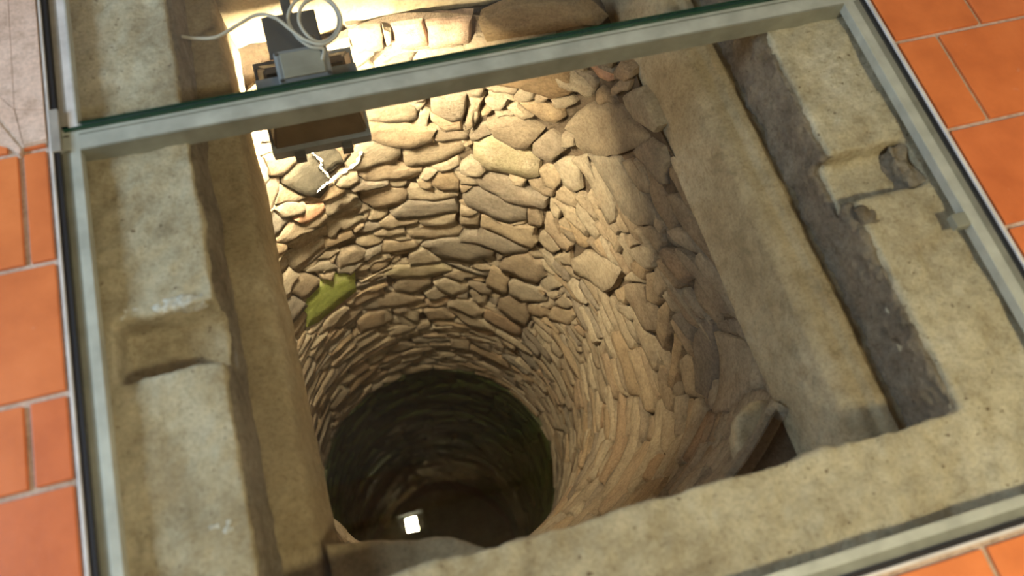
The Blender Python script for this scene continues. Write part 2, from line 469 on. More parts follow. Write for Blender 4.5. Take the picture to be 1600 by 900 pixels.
# ------------------------------------------------------------------ the stone well
WC = Vector((.228, 1.108)); WR = .672; ZW = -3.50; ZSTEP = -1.36
def wrad(th, z):
    """inner radius of the shaft: round below, flaring to the corner beneath the wellhead"""
    a = (math.degrees(th)+180) % 360 - 180
    s = min(1, max(0, (z+2.3)/1.75)); s = s*s*(3-2*s)
    g = max(0, abs(a+72)-30)                              # widest towards the front and its right corner
    r = WR + .31*s*math.exp(-(g/24)**2)
    s2 = min(1, max(0, (z+1.3)/.8))
    r += .11*s2*math.exp(-((a-36)/17)**2)
    u = min(1, max(0, (a-85)/25))*min(1, max(0, (200-a)/20)) if a > 0 else 0
    r -= .050*u*min(1, max(0, (z-ZSTEP)/.05))            # the upper courses stand proud on one side
    return r
def wpos(th, z, d=0.0):
    r = wrad(th, z) - d
    return Vector((WC.x + r*math.cos(th), WC.y + r*math.sin(th), z))
def wall_hit(px, py):
    """pixel -> (angle, z) on the shaft's far side"""
    d = ray(px, py).normalized()
    def at(t):
        p = CAM + d*t
        q = Vector((p.x-WC.x, p.y-WC.y)); th = math.atan2(q.y, q.x)
        return q.length < wrad(th, p.z), th, p.z
    t = 1.75/-d.z; last = False
    while t < 7:
        ins, th, z = at(t)
        if last and not ins:
            a, b = t-.03, t
            for _ in range(9):
                m = (a+b)/2
                if at(m)[0]: a = m
                else: b = m
            return at(a)[1:]
        last = ins; t += .03
    return None

WELL = tag(empty('stone_well', (WC.x, WC.y, -4.6)), 'deep round well shaft lined with flat tan dry stones', 'well')
bm = bmesh.new()                                  # earth and mortar behind the stones
NT, zs = 90, [-.46-.1*i for i in range(68)]
rings = [[bm.verts.new(wpos(2*math.pi*k/NT, z, -.017)) for k in range(NT)] for z in zs]
for i in range(len(zs)-1):
    for k in range(NT):
        bm.faces.new((rings[i][k], rings[i][(k+1) % NT], rings[i+1][(k+1) % NT], rings[i+1][k]))
bm.faces.new(rings[-1])
obj('mortar_backing', bm, M_backing, WELL, True)
bm = bmesh.new()                                  # earth shelf between the shaft and the square wellhead
sq = []
for k in range(NT):
    a = 2*math.pi*k/NT; c_, s_ = math.cos(a), math.sin(a)
    t_ = min((1.10-WC.x)/c_ if c_ > 1e-6 else 9, (-.44-WC.x)/c_ if c_ < -1e-6 else 9, (1.99-WC.y)/s_ if s_ > 1e-6 else 9, (.10-WC.y)/s_ if s_ < -1e-6 else 9)
    sq.append((bm.verts.new(wpos(a, -.46, -.034)+Vector((0, 0, -.045))), bm.verts.new((WC.x+t_*c_, WC.y+t_*s_, -.505))))
for k in range(NT):
    a, b = sq[k], sq[(k+1) % NT]
    bm.faces.new((a[0], b[0], b[1], a[1]))
obj('earth_shelf', bm, M_backing, WELL)

SR = random.Random(11)
def outline(b0, b1, e0, e1, gap, rnd):
    """rounded irregular outline (theta, z) of a stone between two course curves and two slanted ends"""
    h = b1((e0+e1)/2) - b0((e0+e1)/2)
    n = max(3, min(7, int((e1-e0)*WR/.035)))
    sl0, sl1 = rnd.uniform(-.35, .35)*h/WR, rnd.uniform(-.35, .35)*h/WR
    g = gap/WR
    pts = []
    for i in range(n+1):
        f = i/n; th = e0 + g + sl0*-.5 + (e1-e0-2*g + (sl0-sl1)*.0)*f
        pts.append((th, b0(th)+gap*.6+(h*rnd.uniform(.05, .34) if i in (0, n) else 0)))
    m = len(pts)
    for i in range(n+1):
        f = 1-i/n; th = e0 + g + sl0*.5 + (e1-e0-2*g)*f
        pts.append((th, b1(th)-gap*.6-(h*rnd.uniform(.05, .34) if i in (0, n) else 0)))
    return pts
def smooth_poly(pts, it=2):
    for _ in range(it):
        q = []
        for i in range(len(pts)):
            a, b = pts[i], pts[(i+1) % len(pts)]
            q.append((a[0]*.84+b[0]*.16, a[1]*.84+b[1]*.16)); q.append((a[0]*.16+b[0]*.84, a[1]*.16+b[1]*.84))
        pts = q
    return pts
def resample(pts, n):
    L = [0]
    for i in range(len(pts)):
        a, b = pts[i], pts[(i+1) % len(pts)]
        L.append(L[-1] + math.hypot((b[0]-a[0])*WR, b[1]-a[1]))
    out = []; j = 0
    for k in range(n):
        t = L[-1]*k/n
        while L[j+1] < t: j += 1
        a, b = pts[j], pts[(j+1) % len(pts)]
        f = (t-L[j])/max(1e-9, L[j+1]-L[j])
        out.append((a[0]+(b[0]-a[0])*f, a[1]+(b[1]-a[1])*f))
    return out
def inside(p, poly):
    c = False; x, y = p
    for i in range(len(poly)):
        (x0, y0), (x1, y1) = poly[i], poly[i-1]
        if (y0 > y) != (y1 > y) and x < (x1-x0)*(y-y0)/(y1-y0)+x0: c = not c
    return c
def shade_stone(me, flags):
    for p, f in zip(me.polygons, flags): p.use_smooth = f          # only the face of a stone is smooth
def densify(pts, step=.034):
    out = []
    for i, a in enumerate(pts):
        b = pts[(i+1) % len(pts)]
        L = math.hypot((b[0]-a[0])*WR, b[1]-a[1])
        if L < .0025: continue
        k = max(1, min(4, round(L/step)))
        for j in range(k): out.append((a[0]+(b[0]-a[0])*j/k, a[1]+(b[1]-a[1])*j/k))
    return out if len(out) >= 5 else resample(pts, 8)
def smooth_flags(F, V):
    n = (len(V)-1)//4
    return [i >= 2*n for i in range(len(F))]
def stone_verts(pts, proud, tilt, rnd, n=16):
    """a slab-like stone: back ring, rim, bevelled face, domed middle"""
    pts = densify(pts); n = len(pts)
    ct = sum(p[0] for p in pts)/n; cz = sum(p[1] for p in pts)/n
    hz = max(.01, (max(p[1] for p in pts)-min(p[1] for p in pts))/2)
    sd = Vector((rnd.uniform(0, 90), rnd.uniform(0, 90), rnd.uniform(0, 90)))
    wd = (max(p[0] for p in pts)-min(p[0] for p in pts))*WR/2
    tw = rnd.uniform(-.006, .006)
    def face(th, z, ext):
        v = (z-cz)/hz
        return proud - tilt*v + tw*((th-ct)*WR/max(.02, wd)) + ext + .004*noise.noise(Vector((th*WR*18, z*26, 0))+sd)
    jit = [(p[0]+rnd.uniform(-1, 1)*.003/WR, p[1]+rnd.uniform(-1, 1)*.0028) for p in pts]
    V = []
    for (th, z) in jit: V.append(wpos(th, z, -.045))
    for (th, z) in jit: V.append(wpos(th, z, face(th, z, -.011)))
    bw = .0048
    k1 = []
    for (th, z) in jit:
        dx, dz = (ct-th)*WR, cz-z; L = max(1e-6, math.hypot(dx, dz)); s = min(.3, bw/L)
        k1.append((th+(ct-th)*s, z+(cz-z)*s))
    for (th, z) in k1: V.append(wpos(th, z, face(th, z, 0)))
    for (th, z) in k1:
        a, b = th+(ct-th)*.5, z+(cz-z)*.5
        V.append(wpos(a, b, face(a, b, .0012)))
    V.append(wpos(ct, cz, face(ct, cz, .0016)))
    F = []
    for r_ in range(3):
        for i in range(n):
            j = (i+1) % n
            F.append((r_*n+i, r_*n+j, (r_+1)*n+j, (r_+1)*n+i))
    for i in range(n): F.append((3*n+i, 3*n+(i+1) % n, 4*n))
    return V, F, (ct, cz)

# courses ----------------------------------------------------------
courses = [-6.6]
while courses[-1] < -.515:
    z = courses[-1]
    courses.append(z + (.10 if z < ZW-.15 else SR.uniform(.044, .078)))
def course_curve(k):
    z0 = courses[k]; a = SR.uniform(0, 50)
    amp = .020 if k not in (0, len(courses)-1) else .004
    def f(th):
        return z0 + amp*noise.noise(Vector((math.cos(th)*2.1+a*.0, math.sin(th)*2.1, k*.83))) + .009*noise.noise(Vector((math.cos(th)*9, math.sin(th)*9, k*1.7)))
    return f
curves = [course_curve(k) for k in range(len(courses))]
TRACED = []           # stones whose outline is read off the photograph: (pixel outline, kind)

_C = {}
def trace(ox, oy, polys, sc=7.5):
    """outlines measured in an enlarged view whose corner is (ox, oy)"""
    for p in polys:
        kind = 'tan'
        if isinstance(p[0], str): kind, p = p[0], p[1:]
        TRACED.append(([(ox+x/sc, oy+y/sc) for x, y in p], kind))
trace(390, 200, [
 [(60,240),(190,180),(290,170),(290,240),(140,325),(65,325)],
 [(150,330),(330,200),(460,180),(490,240),(600,260),(650,310),(560,370),(430,470),(350,540),(210,540),(190,450)],
 [(75,350),(150,350),(200,450),(190,590),(130,660),(100,600)],
 ['slate',(375,560),(450,480),(640,330),(760,330),(870,480),(900,600),(880,680),(780,775),(700,775),(560,740),(470,680),(380,650)],
 ['slate',(680,240),(800,200),(960,200),(1090,340),(1100,400),(960,500),(880,540),(830,420),(760,330)],
 [(730,130),(880,90),(1000,90),(1020,130),(950,185),(800,190)],
 [(1120,90),(1180,60),(1265,60),(1260,110),(1180,125)],
 [(1010,640),(1090,520),(1240,490),(1260,580),(1130,665),(1050,665)],
 [(640,870),(650,790),(800,775),(900,690),(1010,670),(1110,680),(1110,730),(1000,800),(880,840),(740,880)],
 [(1000,150),(1080,140),(1220,160),(1250,260),(1180,320),(1100,370),(1000,230)],
 [(140,660),(200,600),(350,570),(340,720),(270,890),(200,1080),(160,1000)],
 [(350,700),(400,670),(480,690),(560,760),(640,790),(560,860),(400,860),(300,890),(340,760)]])
trace(0, 0, [
 ['rosy',(612,42),(660,36),(668,70),(615,78)], ['rosy',(668,38),(735,32),(733,64),(672,70)], ['brown',(748,32),(800,10),(900,6),(935,38),(860,48),(760,60)],
 [(545,50),(596,44),(600,74),(556,82)], [(600,42),(611,46),(611,62),(602,64)]], 1)
trace(560, 90, [
 [(100,480),(200,440),(440,470),(620,510),(690,600),(680,690),(620,735),(440,725),(320,735),(150,715),(50,700),(90,600)],
 [(860,430),(1020,460),(1190,440),(1270,450),(1240,600),(1210,690),(1100,705),(980,650),(860,580),(840,480)],
 [(240,420),(400,360),(600,310),(600,380),(520,450),(420,460),(300,430)],
 [(640,330),(840,270),(840,400),(740,465),(640,460),(610,400)],
 [(850,330),(880,250),(1130,220),(1130,300),(1080,330),(980,330)],
 [(520,470),(700,480),(780,520),(700,600),(640,540)],
 [(600,740),(690,690),(780,600),(830,640),(830,720),(800,815),(640,820),(540,780)],
 [(850,610),(960,650),(1100,715),(1210,710),(1210,810),(1000,810),(860,700)],
 [(1290,640),(1350,600),(1350,770),(1270,780)]])
trace(560, 200, [
 [(-30,0),(100,-90),(400,-70),(700,-40),(900,-10),(860,60),(880,130),(720,160),(620,200),(520,180),(420,180),(250,140),(100,90)],
 [(900,0),(1100,-90),(1250,-30),(1290,60),(1270,130),(1100,125),(960,145),(890,120)],
 [(0,200),(120,130),(300,165),(430,180),(500,240),(490,310),(420,400),(300,410),(180,430),(100,480),(0,490),(-120,480),(-150,400),(-80,260)],
 [(530,210),(620,210),(720,170),(880,150),(1100,135),(1210,150),(1240,300),(1080,340),(1030,385),(860,430),(740,440),(660,460),(560,440),(520,300)],
 [(20,510),(180,440),(430,410),(560,460),(740,460),(740,510),(640,580),(500,600),(340,605),(200,625),(80,620),(10,570)],
 [(0,600),(100,635),(340,615),(330,650),(200,680),(40,725),(-80,720)],
 [(870,440),(1060,400),(1170,360),(1180,430),(1060,480),(940,480)],
 [(850,590),(950,500),(1080,500),(1180,610),(1180,700),(1140,715),(960,710),(860,660)],
 [(690,620),(820,580),(850,640),(840,680),(720,670)],
 [(720,560),(790,480),(920,490),(880,540),(800,580)],
 [(360,640),(560,610),(560,660),(500,690),(400,690),(350,670)],
 [(40,740),(250,680),(420,700),(520,700),(560,760),(560,830),(450,890),(300,930),(170,925),(60,860)],
 [(570,760),(620,680),(740,690),(950,720),(1150,740),(1160,790),(1050,820),(880,845),(640,845),(570,830)],
 [(1190,660),(1290,660),(1330,680),(1250,750),(1190,740)]])
trace(560, 300, [
 [(380,230),(560,90),(640,105),(960,100),(1140,70),(1165,220),(1000,240),(820,265),(600,290),(460,285),(400,260)],
 [(240,350),(330,290),(470,295),(700,300),(690,350),(560,370),(420,395),(320,420),(260,390)],
 [(720,300),(820,275),(1000,250),(1150,250),(1130,330),(1060,350),(960,370),(860,375),(740,365),(710,340)],
 [(570,450),(650,380),(850,390),(1060,365),(1130,370),(1200,450),(1180,520),(1000,525),(860,545),(640,540),(570,490)],
 [(730,610),(800,570),(1000,530),(1180,530),(1240,460),(1350,490),(1500,550),(1600,600),(1590,700),(1540,740),(1400,760),(1340,800),(1180,780),(1000,760),(900,720),(840,660)],
 [(600,720),(720,650),(760,650),(860,720),(980,770),(940,810),(760,835),(600,830)],
 [(300,570),(450,560),(640,560),(690,590),(660,640),(560,670),(430,690),(250,710),(260,650)],
 [(350,520),(420,480),(520,470),(610,530),(480,570),(360,550)],
 [(0,580),(180,500),(320,520),(240,600),(100,635),(0,620)],
 [(180,480),(260,440),(520,430),(540,460),(350,500),(220,500)],
 [(0,450),(110,360),(240,380),(260,400),(170,450),(60,480),(0,480)],
 [(70,700),(200,620),(260,590),(250,690),(170,700),(80,790),(-40,800),(-20,730)],
 [(120,320),(200,200),(350,200),(350,270),(260,310)],
 [(100,880),(200,800),(380,770),(440,740),(360,840),(280,890),(150,930)]])
trace(720, 290, [
 [(30,100),(140,15),(420,100),(600,170),(790,220),(780,370),(640,390),(580,410),(430,370),(280,300),(100,230),(40,190)],
 [(240,330),(290,320),(440,390),(600,430),(740,460),(870,480),(860,560),(900,640),(850,705),(700,650),(560,590),(420,530),(300,480),(240,460)],
 [(0,330),(60,340),(150,340),(215,330),(215,470),(150,470),(0,440)],
 [(0,250),(110,250),(190,290),(120,340),(0,320)],
 [(280,490),(420,550),(560,610),(700,670),(820,720),(770,765),(640,760),(550,785),(420,730),(300,690),(150,640),(0,620),(50,540),(200,560)],
 [(420,790),(530,790),(520,830),(470,870),(410,860)],
 [(600,420),(720,400),(770,400),(760,450),(640,440)],
 [(800,230),(900,220),(960,420),(930,500),(800,450),(790,340)],
 [(1010,310),(1090,380),(1180,560),(1300,700),(1250,760),(1180,720),(1000,500),(990,400)],
 [(930,560),(990,550),(1160,740),(1090,800),(1000,740),(920,620)],
 [(1150,420),(1230,380),(1340,560),(1340,680),(1260,640),(1170,530)],
 [(800,770),(860,730),(970,800),(960,850),(870,850)],
 [(1050,160),(1130,200),(1190,260),(1150,380),(1110,370),(1040,250)]])
trace(0, 0, [[(737,271),(755,270),(776,277),(816,289),(830,300),(853,310),(853,322),(829,317),(795,308),(775,297),(755,290)]], 1)
trace(720, 190, [
 [(0,510),(100,430),(230,470),(290,560),(240,600),(120,590),(20,550)],
 ['lichen',(150,240),(380,160),(560,220),(800,300),(950,380),(940,470),(910,560),(930,640),(780,660),(640,610),(540,590),(300,560),(240,480),(140,420)],
 [(310,0),(480,-80),(700,-60),(960,90),(860,220),(800,290),(680,280),(520,200),(400,130)],
 [(870,230),(960,150),(1060,120),(1210,230),(1230,310),(1110,430),(960,380),(860,310)],
 [(930,560),(1000,530),(1140,580),(1180,650),(1180,720),(1110,770),(1000,730),(940,640)],
 [(100,150),(200,60),(310,30),(390,130),(180,215),(110,200)],
 [(20,240),(80,205),(135,230),(130,270),(50,280)],
 [(580,620),(680,640),(760,680),(740,720),(640,680)],
 [(770,680),(960,690),(1100,780),(1080,880),(980,850),(830,770)],
 [(1100,470),(1290,440),(1400,560),(1420,780),(1340,830),(1230,720),(1180,600)]])
trace(720, 80, [
 ['brown',(220,270),(420,180),(700,60),(1000,60),(1300,250),(1350,420),(1300,480),(1080,510),(900,450),(700,400),(560,380),(330,330)],
 [(90,300),(200,270),(280,330),(270,430),(230,500),(120,510),(50,430)],
 [(110,540),(200,510),(290,530),(210,660),(150,660)],
 [(280,350),(500,390),(680,430),(640,520),(520,500),(380,480),(280,420)],
 [(700,440),(840,460),(860,540),(800,570),(690,560),(640,530)],
 [(870,540),(930,470),(1080,520),(980,580),(890,585)],
 [(1070,560),(1120,520),(1280,520),(1340,600),(1240,650),(1130,650)],
 [(300,570),(380,530),(540,560),(540,600),(480,660),(380,650)],
 [(680,610),(860,590),(960,600),(1080,650),(1180,690),(1210,780),(1130,830),(1000,800),(880,740),(760,670)],
 [(550,630),(660,620),(760,690),(840,740),(740,760),(620,690)],
 [(110,680),(200,670),(210,760),(180,850),(60,840)],
 [(240,700),(330,640),(390,670),(320,740),(250,760)]])
trace(880, 60, [
 ['brick',(260,250),(290,240),(420,330),(560,410),(620,440),(620,490),(540,500),(440,440),(340,350)],
 [(0,220),(40,190),(150,250),(180,330),(140,350),(60,300)],
 [(0,350),(100,400),(240,480),(380,590),(380,650),(300,640),(120,560),(0,500),(-60,430)],
 [(620,370),(680,290),(790,390),(800,460),(750,490),(640,430)],
 [(250,160),(400,130),(600,100),(600,220),(580,310),(440,240),(380,200)],
 [(440,260),(600,350),(610,400),(560,400),(420,310)],
 [(710,680),(800,610),(880,620),(970,760),(1060,960),(1100,1040),(1060,1120),(960,1030),(860,960),(760,800)],
 [(600,550),(680,480),(790,520),(760,600),(640,650),(590,620)]])
trace(880, 170, [
 [(100,120),(250,-20),(560,-60),(700,0),(780,140),(960,330),(980,430),(800,480),(640,530),(440,530),(300,480),(200,400),(160,250),(60,180)],
 [(830,480),(900,400),(1000,370),(1140,450),(1200,620),(1180,800),(1190,890),(1130,890),(1000,720),(890,600)],
 [(680,630),(820,600),(900,680),(1000,860),(1010,990),(900,960),(780,800)],
 [(300,520),(440,550),(620,560),(700,680),(820,880),(960,1000),(1150,1240),(1080,1360),(880,1360),(720,1200),(560,920),(420,700)],
 [(100,600),(280,560),(300,640),(440,780),(560,980),(620,1160),(620,1300),(540,1350),(380,1000),(240,760)],
 [(0,300),(80,290),(160,330),(160,400),(80,420),(0,400)]])
trace(390, 310, [
 [(310,140),(420,30),(620,30),(610,100),(580,150),(420,200),(370,205)],
 ['brick',(500,230),(640,90),(860,40),(880,110),(800,170),(620,260),(560,265)],
 [(880,130),(900,50),(1040,-60),(1240,-50),(1300,50),(1270,130),(1170,190),(1000,220),(900,220)],
 [(300,490),(420,330),(540,250),(620,270),(880,150),(890,240),(700,380),(420,520),(330,520)],
 [(200,290),(250,160),(330,190),(370,215),(490,220),(400,310),(330,420),(220,460)],
 [(440,520),(560,460),(780,370),(880,300),(890,400),(800,420),(640,540),(540,585),(440,570)],
 [(480,760),(420,680),(560,610),(800,460),(880,470),(880,550),(700,700),(560,810),(510,815)],
 [(900,260),(1000,240),(1180,200),(1290,190),(1350,230),(1200,330),(1020,400),(990,460),(930,450),(900,400)],
 [(890,480),(1000,470),(1080,400),(1200,370),(1220,440),(1000,540),(900,570)],
 [(230,490),(330,520),(420,540),(410,610),(300,690),(260,720),(240,600)],
 [(270,770),(420,690),(470,740),(460,800),(380,890),(300,900),(270,850)],
 [(650,860),(760,790),(930,720),(1000,790),(880,830),(740,870)],
 [(1040,690),(1100,610),(1230,570),(1340,590),(1330,670),(1200,740),(1030,780)],
 [(1010,800),(1200,750),(1300,720),(1220,790),(1150,850),(1020,850)],
 [(800,710),(900,640),(1050,610),(930,700)]])
trace(420, 410, [
 ['moss',(590,230),(760,110),(920,130),(1000,110),(1010,300),(920,380),(700,570),(560,690),(440,760),(430,600),(390,560),(480,400)],
 [(210,350),(330,150),(450,140),(570,180),(560,260),(430,400),(370,420),(300,370)],
 [(80,250),(240,60),(320,130),(240,270),(200,370),(110,450)],
 [(120,500),(210,390),(290,395),(370,430),(400,470),(290,610),(170,750),(140,640)],
 [(180,900),(230,740),(380,560),(430,600),(400,680),(310,860)],
 [(1010,90),(1200,95),(1330,130),(1220,205),(1100,195),(1020,200)],
 [(590,140),(750,90),(720,180),(600,185)],
 [(880,460),(1000,350),(1080,330),(960,470),(920,490)],
 [(930,520),(1080,350),(1350,270),(1350,360),(1120,460),(980,540)],
 [(620,720),(720,600),(870,500),(920,520),(740,740),(600,830),(570,820)],
 [(760,740),(920,560),(1090,500),(1100,570),(1000,660),(830,780)],
 [(1110,540),(1200,430),(1350,400),(1350,510),(1180,560)],
 [(1030,690),(1150,590),(1350,560),(1350,720),(1060,810)]])
trace(590, 400, [
 ['lichen',(80,200),(220,100),(420,100),(740,80),(860,150),(700,210),(520,235),(260,245),(160,245)],
 [(190,370),(260,260),(440,245),(620,270),(620,330),(500,410),(400,440),(200,400)],
 [(780,210),(900,170),(1060,160),(1180,200),(1160,250),(1040,250),(980,285),(860,260)],
 [(780,60),(900,80),(1180,170),(1340,110),(1310,220),(1200,200),(1000,140),(840,80)],
 [(650,300),(800,250),(1000,300),(1060,340),(1050,400),(880,450),(740,380)],
 [(550,440),(700,370),(860,460),(700,500),(600,505)],
 [(0,500),(180,410),(420,450),(540,490),(420,550),(200,590),(0,600)],
 [(830,560),(930,490),(1100,530),(1250,630),(1220,670),(1120,680),(960,610)],
 [(780,580),(960,640),(1340,780),(1400,860),(1300,840),(1080,800),(940,710)],
 [(530,630),(760,590),(900,690),(880,720),(700,720),(600,745)],
 [(1060,310),(1200,300),(1340,390),(1320,440),(1200,430),(1080,350)],
 [(1080,440),(1140,390),(1280,460),(1270,520),(1180,540)],
 [(0,640),(150,620),(190,740),(100,780),(0,830)],
 [(210,660),(320,620),(490,640),(480,730),(440,760),(280,700)],
 [(200,720),(290,710),(440,770),(380,810),(150,800)],
 [(670,800),(820,770),(960,840),(1020,890),(700,870)]])
trace(760, 390, [
 [(160,150),(260,60),(500,30),(560,110),(660,130),(700,300),(600,380),(450,350),(200,230)],
 [(270,380),(380,340),(560,440),(720,540),(700,620),(560,600),(420,590),(290,500)],
 [(0,350),(60,180),(170,220),(260,350),(250,480),(180,490),(0,400)],
 [(660,0),(740,100),(880,250),(950,330),(860,310),(740,200),(680,90)],
 [(620,300),(720,280),(850,440),(720,510),(640,420)],
 [(150,560),(300,520),(480,620),(520,760),(480,870),(300,800),(150,680)],
 [(820,600),(930,500),(1020,660),(960,690),(860,660)],
 [(1010,120),(1150,20),(1300,60),(1500,120),(1600,250),(1500,430),(1400,500),(1200,340),(1060,270)],
 [(820,90),(980,20),(1000,190),(920,180)],
 [(500,640),(700,660),(760,760),(640,770),(520,740)],
 [(780,680),(1000,700),(1060,760),(960,880),(760,800)]])
trace(930, 390, [
 [(440,0),(560,-60),(720,0),(720,200),(660,230),(600,200),(520,100)],
 [(620,290),(700,250),(740,450),(830,560),(720,640),(650,600),(620,430)],
 [(700,200),(760,190),(830,350),(850,440),(800,550),(740,470)],
 [(380,310),(460,240),(580,350),(590,400),(380,360)],
 [(250,470),(380,400),(400,560),(380,630),(300,600)],
 [(260,640),(370,650),(490,790),(470,850),(400,830),(300,720)],
 [(390,410),(600,410),(640,620),(740,800),(760,960),(620,960),(520,760),(420,560)],
 [(770,720),(850,590),(900,680),(900,960),(860,1180),(760,960)]])
trace(980, 500, [
 [(390,110),(440,110),(420,330),(370,550),(340,520),(370,250)],
 [(540,100),(620,0),(680,0),(680,500),(640,640),(560,560),(530,300)],
 [(690,100),(900,150),(1000,300),(930,540),(800,700),(690,720)],
 [(930,580),(1060,540),(1140,640),(1040,760),(940,890),(880,900),(840,750)]], 5)

traced = []
for px, kind in TRACED:
    q = [wall_hit(x, y) for x, y in px]
    if None in q: continue
    q = [((t if t > -math.pi/2 else t+2*math.pi), z) for t, z in q]
    traced.append((q, kind))

def grow(poly, d):
    ct = sum(p[0] for p in poly)/len(poly); cz = sum(p[1] for p in poly)/len(poly)
    out = []
    for th, z in poly:
        dx, dz = (th-ct)*WR, z-cz; L = max(1e-6, math.hypot(dx, dz))
        out.append((ct+(th-ct)*(1+d/L), cz+(z-cz)*(1+d/L)))
    return out
blocks = [(grow(q, .007), min(p[0] for p in q)-.02, max(p[0] for p in q)+.02, min(p[1] for p in q)-.02, max(p[1] for p in q)+.02) for q, _ in traced]
def area(poly):
    return abs(sum(poly[i-1][0]*WR*poly[i][1]-poly[i][0]*WR*poly[i-1][1] for i in range(len(poly))))/2
def clip(pts):
    """keep a random stone clear of the traced ones"""
    ct = sum(p[0] for p in pts)/len(pts); cz = sum(p[1] for p in pts)/len(pts)
    near = [b for b in blocks if b[1] < max(p[0] for p in pts) and b[2] > min(p[0] for p in pts) and b[3] < max(p[1] for p in pts) and b[4] > min(p[1] for p in pts)]
    if not near: return [pts]
    pts = resample(pts, 28)
    free = [not any(inside(p, b[0]) for b in near) for p in pts]
    if all(free) : 
        return [resample(pts, 14)] if not any(inside((ct, cz), b[0]) for b in near) else []
    if sum(free) < 6: return []
    keep = [p for p, f in zip(pts, free) if f]
    c2 = (sum(p[0] for p in keep)/len(keep), sum(p[1] for p in keep)/len(keep))
    if any(inside(c2, b[0]) for b in near): return []
    out = []
    for p in pts:
        lo_, hi = 0., 1.
        if any(inside(p, b[0]) for b in near):
            for _ in range(9):
                m = (lo_+hi)/2
                q = (c2[0]+(p[0]-c2[0])*m, c2[1]+(p[1]-c2[1])*m)
                if any(inside(q, b[0]) for b in near): hi = m
                else: lo_ = m
            p = (c2[0]+(p[0]-c2[0])*lo_, c2[1]+(p[1]-c2[1])*lo_)
        out.append(p)
    if area(out) < .0006: return []
    return [resample(out, 16)]
stones = []           # (outline, kind, traced?)
for q, kind in traced: stones.append((grow(q, .003), kind, True))
blocked = []
for k in range(len(courses)-1):
    th = -math.pi/2 + SR.uniform(0, .1)
    end = 1.5*math.pi
    nxt = []
    cut = sorted(blocked)
    while th < end-.03:
        hit = [c for c in cut if c[0]-.02 <= th < c[1]]
        if hit: th = hit[0][1]; continue
        w_ = min(.34, max(.055, SR.lognormvariate(math.log(.145), .42)))/WR
        e1 = min(th+w_, end)
        for c in cut:
            if th < c[0] < e1+.05: e1 = c[0]
        if end-e1 < .07: e1 = end
        r_ = SR.random()
        top = k+1
        if r_ < .10 and k+2 < len(courses) and (e1-th)*WR > .08 and courses[k] > -3.4:
            top = k+2; nxt.append((th, e1))
        b0, b1 = curves[k], curves[top]
        gap = SR.uniform(.0006, .0028)
        if top == k+1 and r_ > .80 and (e1-th)*WR > .10:       # two thin stones instead of one
            f = SR.uniform(.35, .65); sl = SR.uniform(-.1, .1)
            mid = lambda t, b0=b0, b1=b1, f=f, sl=sl, a=th, c=e1: b0(t)+(b1(t)-b0(t))*(f+sl*((t-a)/(c-a)-.5))
            parts = [outline(b0, mid, th, e1, gap, SR), outline(mid, b1, th, e1, gap, SR)]
        else:
            parts = [outline(b0, b1, th, e1, gap, SR)]
        for p in parts:
            for c in clip(p):
                if max(q[1] for q in c) > -.475 and math.sin((c[0][0]+c[len(c)//2][0])/2) < .70: continue   # the side beams start here
                stones.append((c, 'tan', False))
        th = e1
    blocked = nxt

def on_screen_area(poly):
    pts = []
    for th, z in poly:
        d = wpos(th, z) - CAM
        f = d.dot(FWD)
        pts.append((800+d.dot(RGT)/f*FPX, 450-d.dot(UPV)/f*FPX))
    ct = sum(p[0] for p in poly)/len(poly); cz = sum(p[1] for p in poly)/len(poly)
    c = wpos(ct, cz)
    cx = sum(p[0] for p in pts)/len(pts); cy = sum(p[1] for p in pts)/len(pts)
    # turned away, outside the frame, under water or behind the slabs: not in view
    n_ = Vector((-math.cos(ct), -math.sin(ct), 0))
    if n_.dot(CAM-c) <= 0 or not (0 < cx < 1600 and 0 < cy < 900) or cz < ZW: return 0
    d = c-CAM
    s = (ZB-CAM.z)/d.z; q = CAM+d*s
    if q.x < -.17 or q.x > .98 or q.y < .25: return 0
    s = (ZC-CAM.z)/d.z; q = CAM+d*s
    if q.y < .2: return 0
    return abs(sum(pts[i-1][0]*pts[i][1]-pts[i][0]*pts[i-1][1] for i in range(len(pts))))/2
ranked = sorted(range(len(stones)), key=lambda i: -(on_screen_area(stones[i][0]) + (1e6 if stones[i][2] else 0)))
single = set(ranked[:300])
KM = {'tan': M_stone, 'moss': M_moss, 'slate': M_slate, 'brick': M_brick, 'lichen': M_lichen, 'rosy': M_rosy, 'brown': M_stonebrown}
rest = {'dry': ([], [], []), 'wet': ([], [], [])}
for i, (poly, kind, tr) in enumerate(stones):
    rr = random.Random(i*7+3)
    V, F, (ct, cz) = stone_verts(poly, rr.uniform(-.006, .014) + (.004 if tr else 0), rr.uniform(.002, .012), rr, 22 if tr else 16)
    if i in single and on_screen_area(poly) > 0:
        c = wpos(ct, cz)
        me = bpy.data.meshes.new('stone')
        me.from_pydata([v-c for v in V], [], F); me.update()
        shade_stone(me, smooth_flags(F, V))
        o = link('stone', me, KM[kind], WELL, c)
        if kind == 'moss': o['label'] = 'stone face covered with green moss'
        if kind == 'brick': o['label'] = 'reddish brick fragment'
        if kind == 'slate': o['label'] = 'dark grey slate stone'
    else:
        A, B, G = rest['wet' if cz < ZW+.01 else 'dry']
        G += smooth_flags(F, V)
        n0 = len(A); A += V; B += [tuple(n0+k for k in f) for f in F]
for key, mat in (('dry', M_stone_i), ('wet', M_algae)):
    A, B, G = rest[key]
    me = bpy.data.meshes.new('small_stones')
    me.from_pydata(A, [], B); me.update()
    shade_stone(me, G)
    o = link('small_stones' if key == 'dry' else 'submerged_stones', me, mat, WELL)
    o['kind'] = 'stuff'
print('stones', len(stones), 'traced', len(traced))

